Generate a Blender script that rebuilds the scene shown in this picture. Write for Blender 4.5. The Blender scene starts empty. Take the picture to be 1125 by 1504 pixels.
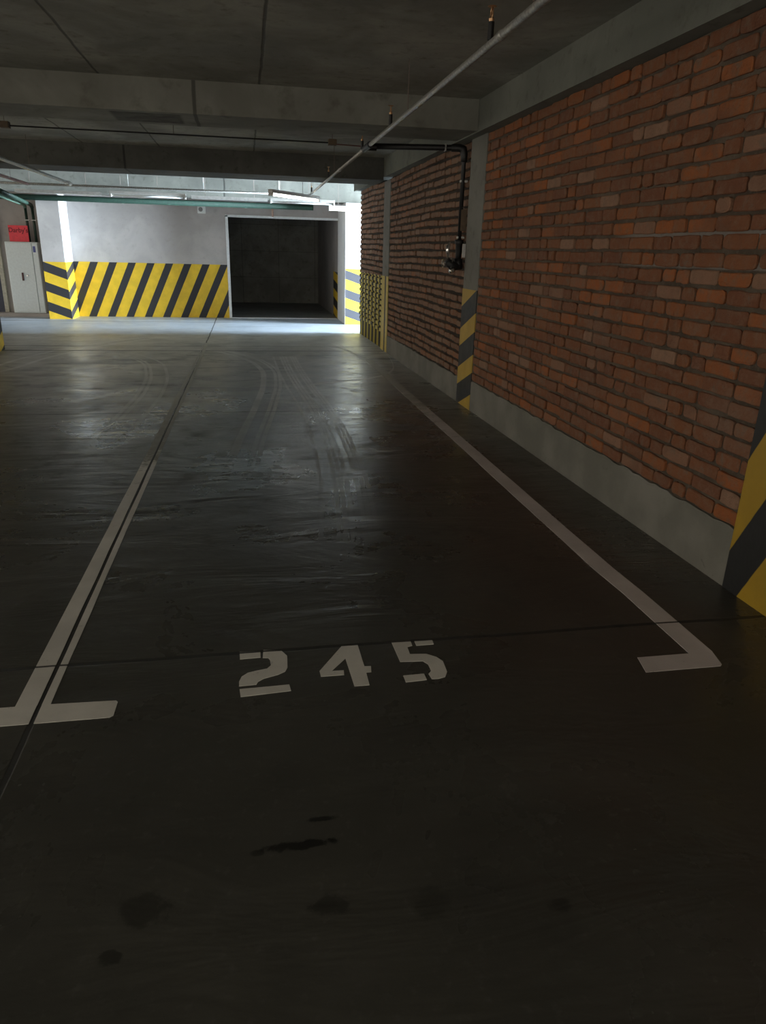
import bpy, bmesh, math, random
from mathutils import Matrix, Vector
random.seed(7)
S = bpy.context.scene
C = S.collection
PI = math.pi

# ------------------------------------------------------------------ camera, world, lights, exposure
cam_d = bpy.data.cameras.new('camera'); cam = bpy.data.objects.new('camera', cam_d); C.objects.link(cam)
Rv = Vector((0.98364883, -0.17826176, 0.02564596)); Uv = Vector((0.03735265, 0.34123678, 0.93923492)); Fv = Vector((0.17618101, 0.92291939, -0.34231571))
m = Matrix(((Rv.x, Uv.x, -Fv.x, 0), (Rv.y, Uv.y, -Fv.y, 0), (Rv.z, Uv.z, -Fv.z, 1.5), (0, 0, 0, 1)))
cam.matrix_world = m
cam_d.sensor_fit = 'VERTICAL'; cam_d.sensor_height = 36; cam_d.lens = 1046.9 / 1504 * 36
cam_d.clip_start = 0.05; cam_d.clip_end = 100
S.camera = cam
S.view_settings.view_transform = 'Standard'; S.view_settings.look = 'None'
S.view_settings.exposure = 0.0; S.view_settings.gamma = 1.0; S.view_settings.use_curve_mapping = False
w = bpy.data.worlds.new('world'); S.world = w; w.use_nodes = True
w.node_tree.nodes['Background'].inputs[0].default_value = (1.0, 0.93, 0.80, 1)
w.node_tree.nodes['Background'].inputs[1].default_value = 2.0

def area(name, loc, direction, sx, sy, power, col, spread=180):
    d = bpy.data.lights.new(name, 'AREA'); d.shape = 'RECTANGLE'; d.size = sx; d.size_y = sy; d.energy = power; d.color = col
    d.spread = math.radians(spread)
    o = bpy.data.objects.new(name, d); C.objects.link(o); o.location = loc
    o.rotation_euler = Vector(direction).to_track_quat('-Z', 'Z').to_euler()
    return o
# daylight entering through the vehicle entrance at the right end of the cross aisle
area('daylight_entrance', (11.0, 13.75, 1.42), (-1, 0.06, -0.02), 4.8, 2.6, 22000, (0.70, 0.86, 1.0))

# ------------------------------------------------------------------ node helpers
class NT:
    def __init__(s, name):
        s.m = bpy.data.materials.new(name); s.m.use_nodes = True; s.t = s.m.node_tree; s.t.nodes.clear()
        s.out = s.t.nodes.new('ShaderNodeOutputMaterial'); s.b = s.t.nodes.new('ShaderNodeBsdfPrincipled')
        s.t.links.new(s.b.outputs[0], s.out.inputs[0])
        g = s.t.nodes.new('ShaderNodeNewGeometry'); s.pos = g.outputs['Position']
        x = s.t.nodes.new('ShaderNodeSeparateXYZ'); s.t.links.new(s.pos, x.inputs[0]); s.x, s.y, s.z = x.outputs
    def put(s, sock, v):
        if isinstance(v, (int, float)): sock.default_value = v
        elif isinstance(v, (tuple, list)): sock.default_value = (*v, 1) if len(v) == 3 and len(sock.default_value) == 4 else v
        else: s.t.links.new(v, sock)
    def M(s, op, a, b=0.0, c=0.0, clamp=False):
        n = s.t.nodes.new('ShaderNodeMath'); n.operation = op; n.use_clamp = clamp
        s.put(n.inputs[0], a); s.put(n.inputs[1], b); s.put(n.inputs[2], c); return n.outputs[0]
    def add(s, a, b): return s.M('ADD', a, b)
    def sub(s, a, b): return s.M('SUBTRACT', a, b)
    def mul(s, a, b): return s.M('MULTIPLY', a, b)
    def noise(s, scale, detail=4, rough=0.55, vec=None, stretch=None, dist=0.0):
        v = vec or s.pos
        if stretch:
            mp = s.t.nodes.new('ShaderNodeMapping'); s.put(mp.inputs['Vector'], v); mp.inputs['Scale'].default_value = stretch; v = mp.outputs[0]
        n = s.t.nodes.new('ShaderNodeTexNoise'); s.put(n.inputs['Vector'], v); n.inputs['Scale'].default_value = scale
        n.inputs['Detail'].default_value = detail; n.inputs['Roughness'].default_value = rough; n.inputs['Distortion'].default_value = dist
        return n.outputs[0]
    def ss(s, v, a, b, lo=0.0, hi=1.0):
        n = s.t.nodes.new('ShaderNodeMapRange'); n.interpolation_type = 'SMOOTHSTEP'
        s.put(n.inputs[0], v); s.put(n.inputs[1], a); s.put(n.inputs[2], b); s.put(n.inputs[3], lo); s.put(n.inputs[4], hi); return n.outputs[0]
    def lin(s, v, a, b, lo=0.0, hi=1.0):
        n = s.t.nodes.new('ShaderNodeMapRange'); s.put(n.inputs[0], v); s.put(n.inputs[1], a); s.put(n.inputs[2], b); s.put(n.inputs[3], lo); s.put(n.inputs[4], hi); return n.outputs[0]
    def mix(s, f, a, b, mode='MIX'):
        n = s.t.nodes.new('ShaderNodeMix'); n.data_type = 'RGBA'; n.blend_type = mode
        s.put(n.inputs[0], f); s.put(n.inputs[6], a); s.put(n.inputs[7], b); return n.outputs[2]
    def curve(s, v, pts, lo, hi):      # f(v) by a float curve; pts (v, f) with v in [v0, v1], f in [lo, hi]
        n = s.t.nodes.new('ShaderNodeFloatCurve'); v0, v1 = pts[0][0], pts[-1][0]
        s.put(n.inputs[1], s.lin(v, v0, v1)); c = n.mapping.curves[0]
        P = [((a - v0) / (v1 - v0), (f - lo) / (hi - lo)) for a, f in pts]
        c.points[0].location = P[0]; c.points[1].location = P[-1]
        for p in P[1:-1]: c.points.new(*p)
        n.mapping.update()
        return s.lin(n.outputs[0], 0, 1, lo, hi)
    def line(s, d, w, soft):           # 1 where |d| < w
        return s.ss(s.M('ABSOLUTE', d), w, w + soft, 1, 0)
    def bump(s, h, strength, dist=0.01, prev=None):
        n = s.t.nodes.new('ShaderNodeBump'); s.put(n.inputs['Height'], h); n.inputs['Strength'].default_value = strength; n.inputs['Distance'].default_value = dist
        if prev is not None: s.t.links.new(prev, n.inputs['Normal'])
        return n.outputs[0]
    def fin(s, col, rough=0.8, metal=0.0, normal=None, spec=None):
        s.put(s.b.inputs['Base Color'], col); s.put(s.b.inputs['Roughness'], rough); s.put(s.b.inputs['Metallic'], metal)
        if normal is not None: s.t.links.new(normal, s.b.inputs['Normal'])
        if spec is not None: s.b.inputs['Specular IOR Level'].default_value = spec
        return s.m

def plain(name, col, rough=0.6, metal=0.0, var=0.15, scale=25):
    n = NT(name); k = n.noise(scale, 3)
    dark = tuple(c * (1 - var) for c in col); lite = tuple(min(1, c * (1 + var)) for c in col)
    return n.fin(n.mix(n.ss(k, 0.3, 0.7), dark, lite), rough, metal)

def concrete(name, col, rough=0.85, stain=0.25, joints=None, spots=1.0):
    n = NT(name)
    a = n.noise(1.3, 6, 0.6, dist=0.4); b = n.noise(9, 5, 0.65); f = n.noise(120, 2, 0.5)
    c = n.mix(n.ss(a, 0.35, 0.68), tuple(v * (1 - stain) for v in col), tuple(v * (1 + stain * 0.7) for v in col))
    c = n.mix(n.ss(b, 0.52, 0.80, 0, spots), c, tuple(v * (0.55) for v in (col[0], col[1] * 0.97, col[2] * 0.88)))
    h = n.add(n.mul(b, 0.6), n.mul(f, 0.25))
    if joints:
        j = joints(n); c = n.mix(n.mul(j, 0.75), c, tuple(v * 0.18 for v in col)); h = n.sub(h, n.mul(j, 0.8))
    return n.fin(c, rough, normal=n.bump(h, 0.35, 0.006))

def grid_x(xs, wdt=0.008):
    def f(n):
        wob = n.mul(n.sub(n.noise(2.5, 4), 0.5), 0.03)
        r = None
        for x in xs:
            l = n.line(n.add(n.sub(n.x, x), wob), wdt, 0.012); r = l if r is None else n.M('MAXIMUM', r, l)
        return r
    return f

YEL = (0.78, 0.50, 0.025); BLK = (0.022, 0.022, 0.026)
def stripes(name, kx, ky, kz, start, period, black, yel=YEL, blk=BLK, under=None, ragged=0.006, wear=0.73):
    """yellow and black diagonal paint: black where frac((kx x + ky y + kz z - start)/period) < black"""
    n = NT(name)
    v = n.add(n.add(n.mul(n.x, kx), n.mul(n.y, ky)), n.mul(n.z, kz))
    v = n.add(v, n.mul(n.sub(n.noise(14, 4), 0.5), ragged))
    fr = n.M('FRACT', n.add(n.M('DIVIDE', n.sub(v, start), period), 100.0))
    bk = n.mul(n.ss(fr, 0.0, 0.015), n.ss(fr, black, black + 0.015, 1, 0))
    y = n.mix(n.ss(n.noise(5, 5), 0.35, 0.7), tuple(c * 0.82 for c in yel), yel)
    c = n.mix(bk, y, blk)
    c = n.mix(n.ss(n.noise(22, 6, 0.7), wear, wear + 0.06), c, (0.10, 0.09, 0.07))
    return n.fin(c, n.lin(n.noise(8), 0, 1, 0.45, 0.7), normal=n.bump(n.noise(60, 4), 0.25, 0.003))

# ------------------------------------------------------------------ materials
def floor_mat():
    n = NT('polished_concrete_floor')
    big = n.noise(0.55, 6, 0.6, dist=0.6); med = n.noise(2.6, 6, 0.62, dist=0.5); fine = n.noise(26, 5, 0.6)
    col = n.mix(n.ss(big, 0.33, 0.68), (0.042, 0.041, 0.035), (0.068, 0.066, 0.056))
    col = n.mix(n.ss(med, 0.50, 0.78, 0, 0.65), col, (0.034, 0.034, 0.031))
    col = n.mix(n.ss(fine, 0.55, 0.75, 0, 0.35), col, (0.12, 0.118, 0.108))
    # reddish dust along the brick wall
    dust = n.mul(n.ss(n.x, 1.4, 2.2), n.ss(n.noise(0.9, 4), 0.38, 0.62))
    col = n.mix(n.mul(dust, 0.35), col, (0.12, 0.085, 0.06))
    # far end of the bays coloured paler to imitate light reaching in
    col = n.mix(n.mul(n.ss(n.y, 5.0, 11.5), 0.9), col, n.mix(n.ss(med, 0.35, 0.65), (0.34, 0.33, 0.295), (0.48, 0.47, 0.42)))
    col = n.mix(n.mul(n.ss(n.add(n.y, n.mul(n.sub(med, 0.5), 0.5)), 13.55, 13.95), 0.8), col, n.mix(n.ss(big, 0.35, 0.65), (0.40, 0.46, 0.54), (0.50, 0.56, 0.65)))  # pool of daylight on the aisle floor, painted as a bluish pale band
    col = n.mix(n.ss(n.y, 17.2, 17.26), col, (0.20, 0.20, 0.19))
    # oil drips and scuffs
    drips = n.ss(n.noise(3.4, 5, 0.6, dist=1.0), 0.66, 0.76)
    col = n.mix(n.mul(drips, 0.5), col, (0.018, 0.018, 0.016))
    for (cx, cy, rx, ry, a) in ((0.09, 1.50, 0.10, 0.016, 0.95), (0.15, 1.585, 0.045, 0.010, 0.9), (-0.03, 1.49, 0.02, 0.010, 0.6), (-0.30, 1.36, 0.06, 0.05, 0.5), (0.14, 1.30, 0.05, 0.03, 0.55),
                            (0.40, 1.27, 0.05, 0.05, 0.3), (-0.36, 1.24, 0.03, 0.02, 0.6), (0.70, 1.21, 0.03, 0.02, 0.5)):
        dx = n.M('DIVIDE', n.sub(n.x, cx), rx); dy = n.M('DIVIDE', n.sub(n.y, cy), ry)
        d = n.add(n.add(n.mul(dx, dx), n.mul(dy, dy)), n.mul(n.sub(n.noise(24, 6, 0.7), 0.5), 5.0))
        col = n.mix(n.mul(n.ss(d, 0.5, 1.3, 1, 0), a), col, (0.008, 0.008, 0.007))
    # trowel clouds and rubber haze in the driven part of the bays
    cloud = n.noise(1.7, 7, 0.68, stretch=(0.55, 1.5, 1), dist=1.2)
    col = n.mix(n.mul(n.ss(cloud, 0.50, 0.64), n.mul(n.ss(n.y, 3.5, 6.5, 0.25, 0.75), n.ss(n.y, 10.5, 13.0, 1, 0.25))), col, (0.040, 0.039, 0.034))
    col = n.mix(n.mul(n.ss(cloud, 0.46, 0.36), n.mul(n.ss(n.y, 4.5, 8.0, 0, 0.5), n.ss(n.y, 11.0, 13.0, 1, 0.2))), col, (0.34, 0.335, 0.30))
    # tyre marks: x as a function of y
    brk = n.ss(n.noise(2.2, 6, 0.65), 0.30, 0.62)
    tyre = None
    def tm(pts, offs, w, lo=-4.5, hi=3.0, k=1.0):
        nonlocal tyre
        f = n.curve(n.y, pts, lo, hi)
        gate = n.mul(n.ss(n.y, pts[0][0], pts[0][0] + 2.2), n.ss(n.y, pts[-1][0] - 0.3, pts[-1][0], 1, 0))
        for o in offs:
            l = n.mul(n.mul(n.line(n.sub(n.sub(n.x, f), o), w, 0.012), gate), k)
            tyre = l if tyre is None else n.M('MAXIMUM', tyre, l)
    tm([(4.2, -0.17), (4.56, -0.10), (6.03, 0.05), (7.4, 0.20), (8.7, 0.30), (9.8, 0.27), (10.8, 0.0), (11.7, -0.55)], (0.0, 0.055, -0.13, -0.16), 0.012)
    tm([(3.0, 0.50), (4.2, 0.66), (6.0, 0.75), (7.2, 0.73), (8.5, 0.66), (9.6, 0.62), (11.0, 0.60)], (0.0, 0.035, 0.07, -0.07, -0.11, -0.15, -0.25), 0.008)
    tm([(5.5, -1.45), (6.4, -1.28), (7.3, -1.22), (8.2, -1.20), (9.5, -1.30), (10.4, -1.50), (11.4, -2.1)], (0.0, 0.06, 0.25), 0.012, k=0.7)
    tm([(7.8, -4.2), (9.6, -3.3), (10.8, -3.05), (12.0, -2.6), (13.5, -1.6)], (0.0, 0.30), 0.03, k=0.9)
    tm([(8.4, 1.95), (9.6, 1.75), (11.2, 1.60), (12.6, 1.40)], (0.0,), 0.03, k=1.0)
    tyre = n.mul(tyre, n.add(n.mul(brk, 0.8), 0.2))
    # polished patch edge near the wall, a pale curved line (y as function of x)
    g = n.curve(n.x, [(0.69, 8.48), (1.09, 8.71), (1.46, 8.90), (1.87, 9.48), (2.04, 10.3), (2.12, 11.4)], 8.0, 12.0)
    patch = n.mul(n.line(n.sub(n.y, g), 0.03, 0.03), n.ss(n.x, 0.66, 0.70))
    pale = n.M('MAXIMUM', n.mul(tyre, 0.9), n.mul(patch, 0.6))
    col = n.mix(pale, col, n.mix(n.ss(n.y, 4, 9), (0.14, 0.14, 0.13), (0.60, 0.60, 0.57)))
    # saw-cut joints
    wob = n.mul(n.sub(n.noise(1.6, 5), 0.5), 0.03)
    jx = n.curve(n.y, [(-3.0, -0.765), (2.2, -0.757), (4.2, -0.745), (7.6, -0.72), (13.2, -0.70), (17.2, -0.70)], -1, 0)
    j = n.line(n.add(n.sub(n.x, jx), wob), 0.007, 0.006)
    for y0, w0 in ((2.505, 0.007), (7.0, 0.004), (11.5, 0.022), (12.05, 0.01), (16.1, 0.02)):
        j = n.M('MAXIMUM', j, n.line(n.add(n.sub(n.y, y0), wob), w0, 0.008))
    for x0 in (-5.2, ):
        j = n.M('MAXIMUM', j, n.line(n.add(n.sub(n.x, x0), wob), 0.006, 0.006))
    col = n.mix(n.mul(j, 0.85), col, (0.012, 0.012, 0.011))
    # gloss
    rg = n.lin(n.noise(1.1, 5, 0.6, dist=0.5), 0.3, 0.7, 0.20, 0.40)
    rg = n.add(rg, n.mul(n.ss(n.noise(5, 5, 0.65), 0.5, 0.8), 0.22))
    rg = n.add(rg, n.ss(n.y, 6.0, 12.0, 0, 0.10)); rg = n.add(rg, n.mul(pale, 0.15)); rg = n.add(rg, n.mul(j, 0.3)); rg = n.add(rg, n.mul(drips, 0.12))
    h = n.add(n.mul(n.noise(1.4, 4, 0.6, stretch=(0.7, 2.2, 1), dist=0.8), 1.0), n.mul(n.noise(7, 5, 0.6, stretch=(0.6, 1.6, 1)), 0.16))
    h = n.mul(h, n.ss(n.y, 6.5, 13.0, 1.0, 0.35)); h = n.add(h, n.mul(fine, 0.03)); h = n.sub(h, n.mul(j, 0.08))
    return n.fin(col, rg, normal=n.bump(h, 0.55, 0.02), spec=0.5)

def paint_mat(name, y0, y1, col=(0.66, 0.635, 0.58), low=0.0):
    """road paint, scuffed, worn down to the concrete more and more between y0 and y1"""
    n = NT(name)
    wear = n.add(n.ss(n.noise(18, 6, 0.7), 0.62, 0.72, 0, 0.45), 0.0)
    k = n.add(n.noise(6, 6, 0.7), n.ss(n.y, y0, y1, 0.0, 0.55))
    wear = n.M('MAXIMUM', wear, n.ss(k, 0.72, 0.95, 0, 0.93))
    c = n.mix(n.ss(n.noise(3, 4), 0.35, 0.7), tuple(v * 0.82 for v in col), col)
    c = n.mix(wear, c, n.mix(n.ss(n.y, 4.0, 9.0), (0.115, 0.108, 0.082), (0.34, 0.325, 0.27)))
    wob = n.mul(n.sub(n.noise(1.6, 5), 0.5), 0.03)
    c = n.mix(n.mul(n.line(n.add(n.sub(n.y, 2.505), wob), 0.004, 0.004), 0.95), c, (0.015, 0.015, 0.014))
    return n.fin(c, n.lin(n.noise(8), 0.3, 0.7, 0.42, 0.62), normal=n.bump(n.noise(40, 4), 0.2, 0.003))

def brick_mat(name='rough_red_brick', stripe=False):
    n = NT(name)
    a = n.t.nodes.new('ShaderNodeAttribute'); a.attribute_name = 'tint'
    sp = n.t.nodes.new('ShaderNodeSeparateColor'); n.t.links.new(a.outputs['Color'], sp.inputs[0])
    cr = n.t.nodes.new('ShaderNodeValToRGB'); n.t.links.new(sp.outputs[0], cr.inputs[0])
    e = cr.color_ramp.elements; e[0].position = 0; e[0].color = (0.15, 0.052, 0.022, 1); e[1].position = 1; e[1].color = (0.27, 0.155, 0.10, 1)
    for p, c in ((0.3, (0.18, 0.064, 0.024)), (0.62, (0.215, 0.078, 0.028)), (0.78, (0.30, 0.088, 0.018)), (0.88, (0.22, 0.10, 0.055))):
        q = e.new(p); q.color = (*c, 1)
    cl = n.noise(22, 6, 0.65); med = n.noise(5, 5)
    c = n.mix(n.ss(cl, 0.40, 0.72, 0, 0.75), cr.outputs[0], (0.20, 0.115, 0.072))
    c = n.mix(n.ss(med, 0.50, 0.75, 0, 0.55), c, (0.12, 0.05, 0.026))
    c = n.mix(n.ss(n.noise(1.1, 4), 0.55, 0.72, 0, 0.5), c, (0.21, 0.135, 0.095))
    c = n.mix(n.mul(n.ss(n.y, 6.5, 8.0), n.ss(cl, 0.35, 0.65, 0.25, 0.65)), c, (0.23, 0.165, 0.12))
    c = n.mix(n.ss(n.noise(45, 4, 0.7), 0.64, 0.74, 0, 0.8), c, (0.05, 0.03, 0.022))
    c = n.mix(1.0, c, (0.86, 0.84, 0.82), 'MULTIPLY')
    smear = n.ss(n.noise(11, 6, 0.72, dist=0.6), 0.56, 0.70, 0, 0.75)
    c = n.mix(smear, c, (0.13, 0.095, 0.068))
    if stripe:
        fr = n.M('FRACT', n.add(n.M('DIVIDE', n.add(n.y, n.mul(n.z, 0.05)), 0.335), 0.15))
        s = n.mul(n.ss(fr, 0, 0.05), n.ss(fr, 0.5, 0.55, 1, 0))
        pc = n.mix(s, (0.50, 0.41, 0.12), (0.04, 0.04, 0.035))
        pc = n.mix(n.ss(n.noise(14, 5, 0.7), 0.5, 0.66, 0, 0.55), pc, (0.30, 0.24, 0.14))
        c = n.mix(n.ss(n.z, 1.14, 1.15, 1, 0), c, pc)
    return n.fin(c, 0.9, normal=n.bump(n.add(n.mul(cl, 0.7), n.mul(n.noise(70, 4, 0.7), 0.5)), 1.0, 0.010))

def mortar_mat(name, stripe=False):
    n = NT(name)
    c = n.mix(n.ss(n.noise(3, 5), 0.35, 0.7), (0.05, 0.034, 0.022), (0.10, 0.075, 0.052))
    c = n.mix(n.ss(n.noise(30, 4), 0.5, 0.7, 0, 0.5), c, (0.12, 0.095, 0.075))
    c = n.mix(n.ss(n.y, 6.9, 7.6), c, n.mix(1.0, c, (0.42, 0.38, 0.34), 'MULTIPLY'))  # farther bays: mortar darkened to paint shadow into the beds
    # two courses of paler, fresher mortar
    z = n.add(n.z, n.mul(n.sub(n.noise(2.0, 3), 0.5), 0.03))
    fresh = n.mul(n.M('MULTIPLY', n.ss(n.y, 4.5, 4.0), 1.0), n.M('MAXIMUM', n.line(n.sub(z, 1.62), 0.012, 0.01), n.line(n.sub(z, 1.48), 0.012, 0.01)))
    c = n.mix(n.mul(fresh, 0.8), c, (0.19, 0.17, 0.155))
    if stripe:
        fr = n.M('FRACT', n.add(n.M('DIVIDE', n.add(n.y, n.mul(n.z, 0.05)), 0.335), 0.15))
        s = n.mul(n.ss(fr, 0, 0.05), n.ss(fr, 0.5, 0.55, 1, 0))
        c = n.mix(n.mul(n.ss(n.z, 1.14, 1.15, 1, 0), 0.7), c, n.mix(s, (0.45, 0.35, 0.05), (0.02, 0.02, 0.02)))
    return n.fin(c, 0.95, normal=n.bump(n.noise(35, 6, 0.7), 0.9, 0.012))

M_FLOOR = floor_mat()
M_CEIL = concrete('formed_concrete_ceiling', (0.285, 0.28, 0.245), 0.9, 0.30, grid_x((-3.4, -2.13, -1.12, 0.17), 0.004))
M_BEAM = concrete('beam_concrete', (0.20, 0.20, 0.175), 0.9, 0.22, grid_x((-0.375, ), 0.010))
nb = NT('beam_concrete_front'); _b = nb.noise(6, 5, 0.6)
bc = nb.mix(nb.ss(nb.noise(1.3, 6, 0.6, dist=0.4), 0.35, 0.68), (0.155, 0.153, 0.13), (0.23, 0.23, 0.20)); bc = nb.mix(nb.ss(_b, 0.52, 0.8), bc, (0.11, 0.105, 0.085))
bj = nb.line(nb.add(nb.add(nb.x, 0.375), nb.mul(nb.sub(nb.noise(2.5, 4), 0.5), 0.03)), 0.010, 0.012); bc = nb.mix(nb.mul(bj, 0.75), bc, (0.04, 0.04, 0.034))
# dark damp formwork panel on the underside
px_ = nb.mul(nb.ss(nb.x, -1.10, -1.06), nb.ss(nb.x, -0.52, -0.48, 1, 0)); py_ = nb.mul(nb.ss(nb.y, 7.02, 7.05), nb.ss(nb.y, 7.50, 7.55, 1, 0))
bc = nb.mix(nb.mul(nb.mul(px_, py_), nb.mul(nb.ss(nb.z, 2.552, 2.556, 1, 0), nb.ss(_b, 0.3, 0.7, 0.55, 0.9))), bc, (0.03, 0.028, 0.022))
M_BEAM1 = nb.fin(bc, 0.9, normal=nb.bump(_b, 0.3, 0.006))
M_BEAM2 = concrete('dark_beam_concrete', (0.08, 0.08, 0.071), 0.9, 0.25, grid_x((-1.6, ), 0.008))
M_LBEAM = concrete('edge_beam_concrete', (0.155, 0.16, 0.135), 0.9, 0.18)
M_COL = concrete('column_concrete', (0.155, 0.15, 0.13), 0.85, 0.18)
M_WALL = concrete('smooth_grey_concrete_wall', (0.42, 0.385, 0.365), 0.85, 0.12, spots=0.30)
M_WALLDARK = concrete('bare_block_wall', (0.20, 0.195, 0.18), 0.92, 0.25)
M_PLINTH = concrete('plinth_concrete', (0.33, 0.33, 0.29), 0.9, 0.25)
M_WHITE = plain('white_pier_and_lit_flank', (0.80, 0.79, 0.79), 0.7, 0, 0.04)
M_MORTAR = mortar_mat('grey_brown_mortar'); M_MORTAR_S = mortar_mat('striped_mortar', True)
M_BRICK = brick_mat(); M_BRICK_S = brick_mat('striped_red_brick', True)
M_PIPE = plain('grey_painted_steel_pipe', (0.30, 0.29, 0.265), 0.45, 0.5, 0.35, 60)
M_BLACKPIPE = plain('black_steel_pipe', (0.012, 0.011, 0.011), 0.5, 0.2)
M_GREEN = plain('green_painted_pipe', (0.006, 0.030, 0.018), 0.75, 0, 0.2)
M_PALEGREEN = plain('pale_green_painted_pipe', (0.14, 0.24, 0.18), 0.5, 0, 0.15)
M_DKGREEN = plain('dark_green_pipe', (0.015, 0.04, 0.028), 0.5, 0, 0.2)
M_RED = plain('dark_red_painted_pipe', (0.14, 0.05, 0.045), 0.55)
M_CHROME = plain('chrome_fitting', (0.75, 0.73, 0.70), 0.22, 1.0, 0.1)
M_BRASS = plain('brass_sprinkler', (0.55, 0.33, 0.18), 0.35, 0.9)
M_GALV = plain('galvanised_steel', (0.50, 0.49, 0.47), 0.5, 0.4, 0.12)
M_LAMPBODY = plain('white_enamel_lamp_housing', (0.45, 0.43, 0.40), 0.5, 0, 0.06)
M_CAB = plain('light_grey_cabinet_enamel', (0.74, 0.79, 0.79), 0.45, 0, 0.04)
M_CABD = plain('black_rubber', (0.02, 0.02, 0.02), 0.6)
M_SIGN = plain('red_sign_face', (0.85, 0.045, 0.07), 0.45, 0, 0.06)
M_SIGNTXT = plain('dark_red_lettering', (0.22, 0.006, 0.015), 0.6)
M_BLUE = plain('dark_blue_door_paint', (0.035, 0.04, 0.065), 0.55, 0, 0.1)
M_STICK = plain('blue_sticker', (0.10, 0.12, 0.35), 0.5)
M_CAMERAW = plain('white_plastic', (0.75, 0.76, 0.74), 0.45, 0, 0.04)
M_CAMERAG = plain('grey_lens', (0.20, 0.20, 0.20), 0.3)
M_TAG = plain('brown_card_tag', (0.10, 0.07, 0.045), 0.85)
M_WIRE = plain('hanger_wire', (0.16, 0.12, 0.10), 0.6, 0.4)
M_FRAME = plain('white_door_frame_paint', (0.72, 0.73, 0.73), 0.6, 0, 0.05)
ne = NT('lit_fluorescent_tube'); ne.t.nodes.remove(ne.b); em = ne.t.nodes.new('ShaderNodeEmission'); em.inputs[0].default_value = (1, 0.97, 0.90, 1); em.inputs[1].default_value = 12.0
ne.t.links.new(em.outputs[0], ne.out.inputs[0]); M_TUBE = ne.m

# ------------------------------------------------------------------ mesh helpers
def WX(y): return 2.285 - 0.0118 * y          # the brick wall's face; it runs a touch out of square with the bays

def finish(o, label, cat, group, kind):
    if label: o['label'] = label
    if cat: o['category'] = cat
    if group: o['group'] = group
    if kind: o['kind'] = kind
    return o

def obj(name, bm, mat, parent=None, label=None, cat=None, group=None, kind=None, smooth=False):
    me = bpy.data.meshes.new(name)
    bmesh.ops.recalc_face_normals(bm, faces=bm.faces)
    bm.to_mesh(me); bm.free()
    me.materials.append(mat)
    if smooth:
        for p in me.polygons: p.use_smooth = True
    o = bpy.data.objects.new(name, me); C.objects.link(o)
    if parent is not None:
        o.parent = parent
        top = parent
        off = Vector((0, 0, 0))
        while top is not None: off += Vector(top.location); top = top.parent
        me.transform(Matrix.Translation(-off))
    return finish(o, label, cat, group, kind)

def thing(name, loc, label, cat, group=None, kind=None):
    o = bpy.data.objects.new(name, None); C.objects.link(o); o.location = loc; o.empty_display_size = 0.1
    return finish(o, label, cat, group, kind)

def box(bm, x0, x1, y0, y1, z0, z1, bev=0.0, wf=None):
    """axis-aligned box; wf maps (x, y, z) to the world (used to follow the brick wall)"""
    b = bmesh.new()
    bmesh.ops.create_cube(b, size=1)
    for v in b.verts:
        v.co = Vector(((x0 + x1) / 2 + v.co.x * (x1 - x0), (y0 + y1) / 2 + v.co.y * (y1 - y0), (z0 + z1) / 2 + v.co.z * (z1 - z0)))
    if bev: bmesh.ops.bevel(b, geom=b.edges[:], offset=bev, segments=2, affect='EDGES', profile=0.5)
    if wf:
        for v in b.verts: v.co = Vector(wf(*v.co))
    me = bpy.data.meshes.new('t'); b.to_mesh(me); b.free(); bm.from_mesh(me); bpy.data.meshes.remove(me)
    return bm

def B(*a, **k): return box(bmesh.new(), *a, **k)
def wallf(x, y, z): return (WX(y) + x, y, z)

def tube(bm, pts, r, seg=14, caps=True):
    """round tube through points, mitred at bends"""
    pts = [Vector(p) for p in pts]; rings = []
    up = None
    for i, p in enumerate(pts):
        d0 = (p - pts[i - 1]).normalized() if i else None
        d1 = (pts[i + 1] - p).normalized() if i < len(pts) - 1 else None
        t = ((d0 or d1) + (d1 or d0)).normalized()
        if up is None: up = t.orthogonal().normalized()
        up = (up - t * up.dot(t)).normalized(); s = t.cross(up)
        k = 1.0
        if d0 and d1: k = 1 / max(0.5, math.sqrt((1 + d0.dot(d1)) / 2))
        rr = r[i] if isinstance(r, (list, tuple)) else r
        bend = (d1 - d0) if d0 and d1 and (d1 - d0).length > 1e-4 else None
        ring = []
        for j in range(seg):
            a = 2 * PI * j / seg; v = up * math.cos(a) * rr + s * math.sin(a) * rr
            if bend is not None:
                bn = bend.normalized(); v = v + bn * v.dot(bn) * (k - 1)
            ring.append(bm.verts.new(p + v))
        rings.append(ring)
    for a, b in zip(rings, rings[1:]):
        for j in range(seg): bm.faces.new((a[j], a[(j + 1) % seg], b[(j + 1) % seg], b[j]))
    if caps: bm.faces.new(rings[0][::-1]); bm.faces.new(rings[-1])
    return bm
def T(pts, r, seg=14): return tube(bmesh.new(), pts, r, seg)

def poly(bm, pts, z0, z1):
    lo = [bm.verts.new((x, y, z0)) for x, y in pts]; hi = [bm.verts.new((x, y, z1)) for x, y in pts]
    bm.faces.new(lo[::-1]); bm.faces.new(hi)
    n = len(pts)
    for i in range(n): bm.faces.new((lo[i], lo[(i + 1) % n], hi[(i + 1) % n], hi[i]))
    return bm

def lathe(bm, prof, centre, axis='Z', seg=16):
    c = Vector(centre); rings = []
    for r, h in prof:
        ring = []
        for j in range(seg):
            a = 2 * PI * j / seg; u, v = r * math.cos(a), r * math.sin(a)
            ring.append(bm.verts.new(c + (Vector((u, v, h)) if axis == 'Z' else Vector((h, u, v)) if axis == 'X' else Vector((u, h, v)))))
        rings.append(ring)
    for a, b in zip(rings, rings[1:]):
        for j in range(seg): bm.faces.new((a[j], a[(j + 1) % seg], b[(j + 1) % seg], b[j]))
    bm.faces.new(rings[0][::-1]); bm.faces.new(rings[-1])
    return bm

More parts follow.
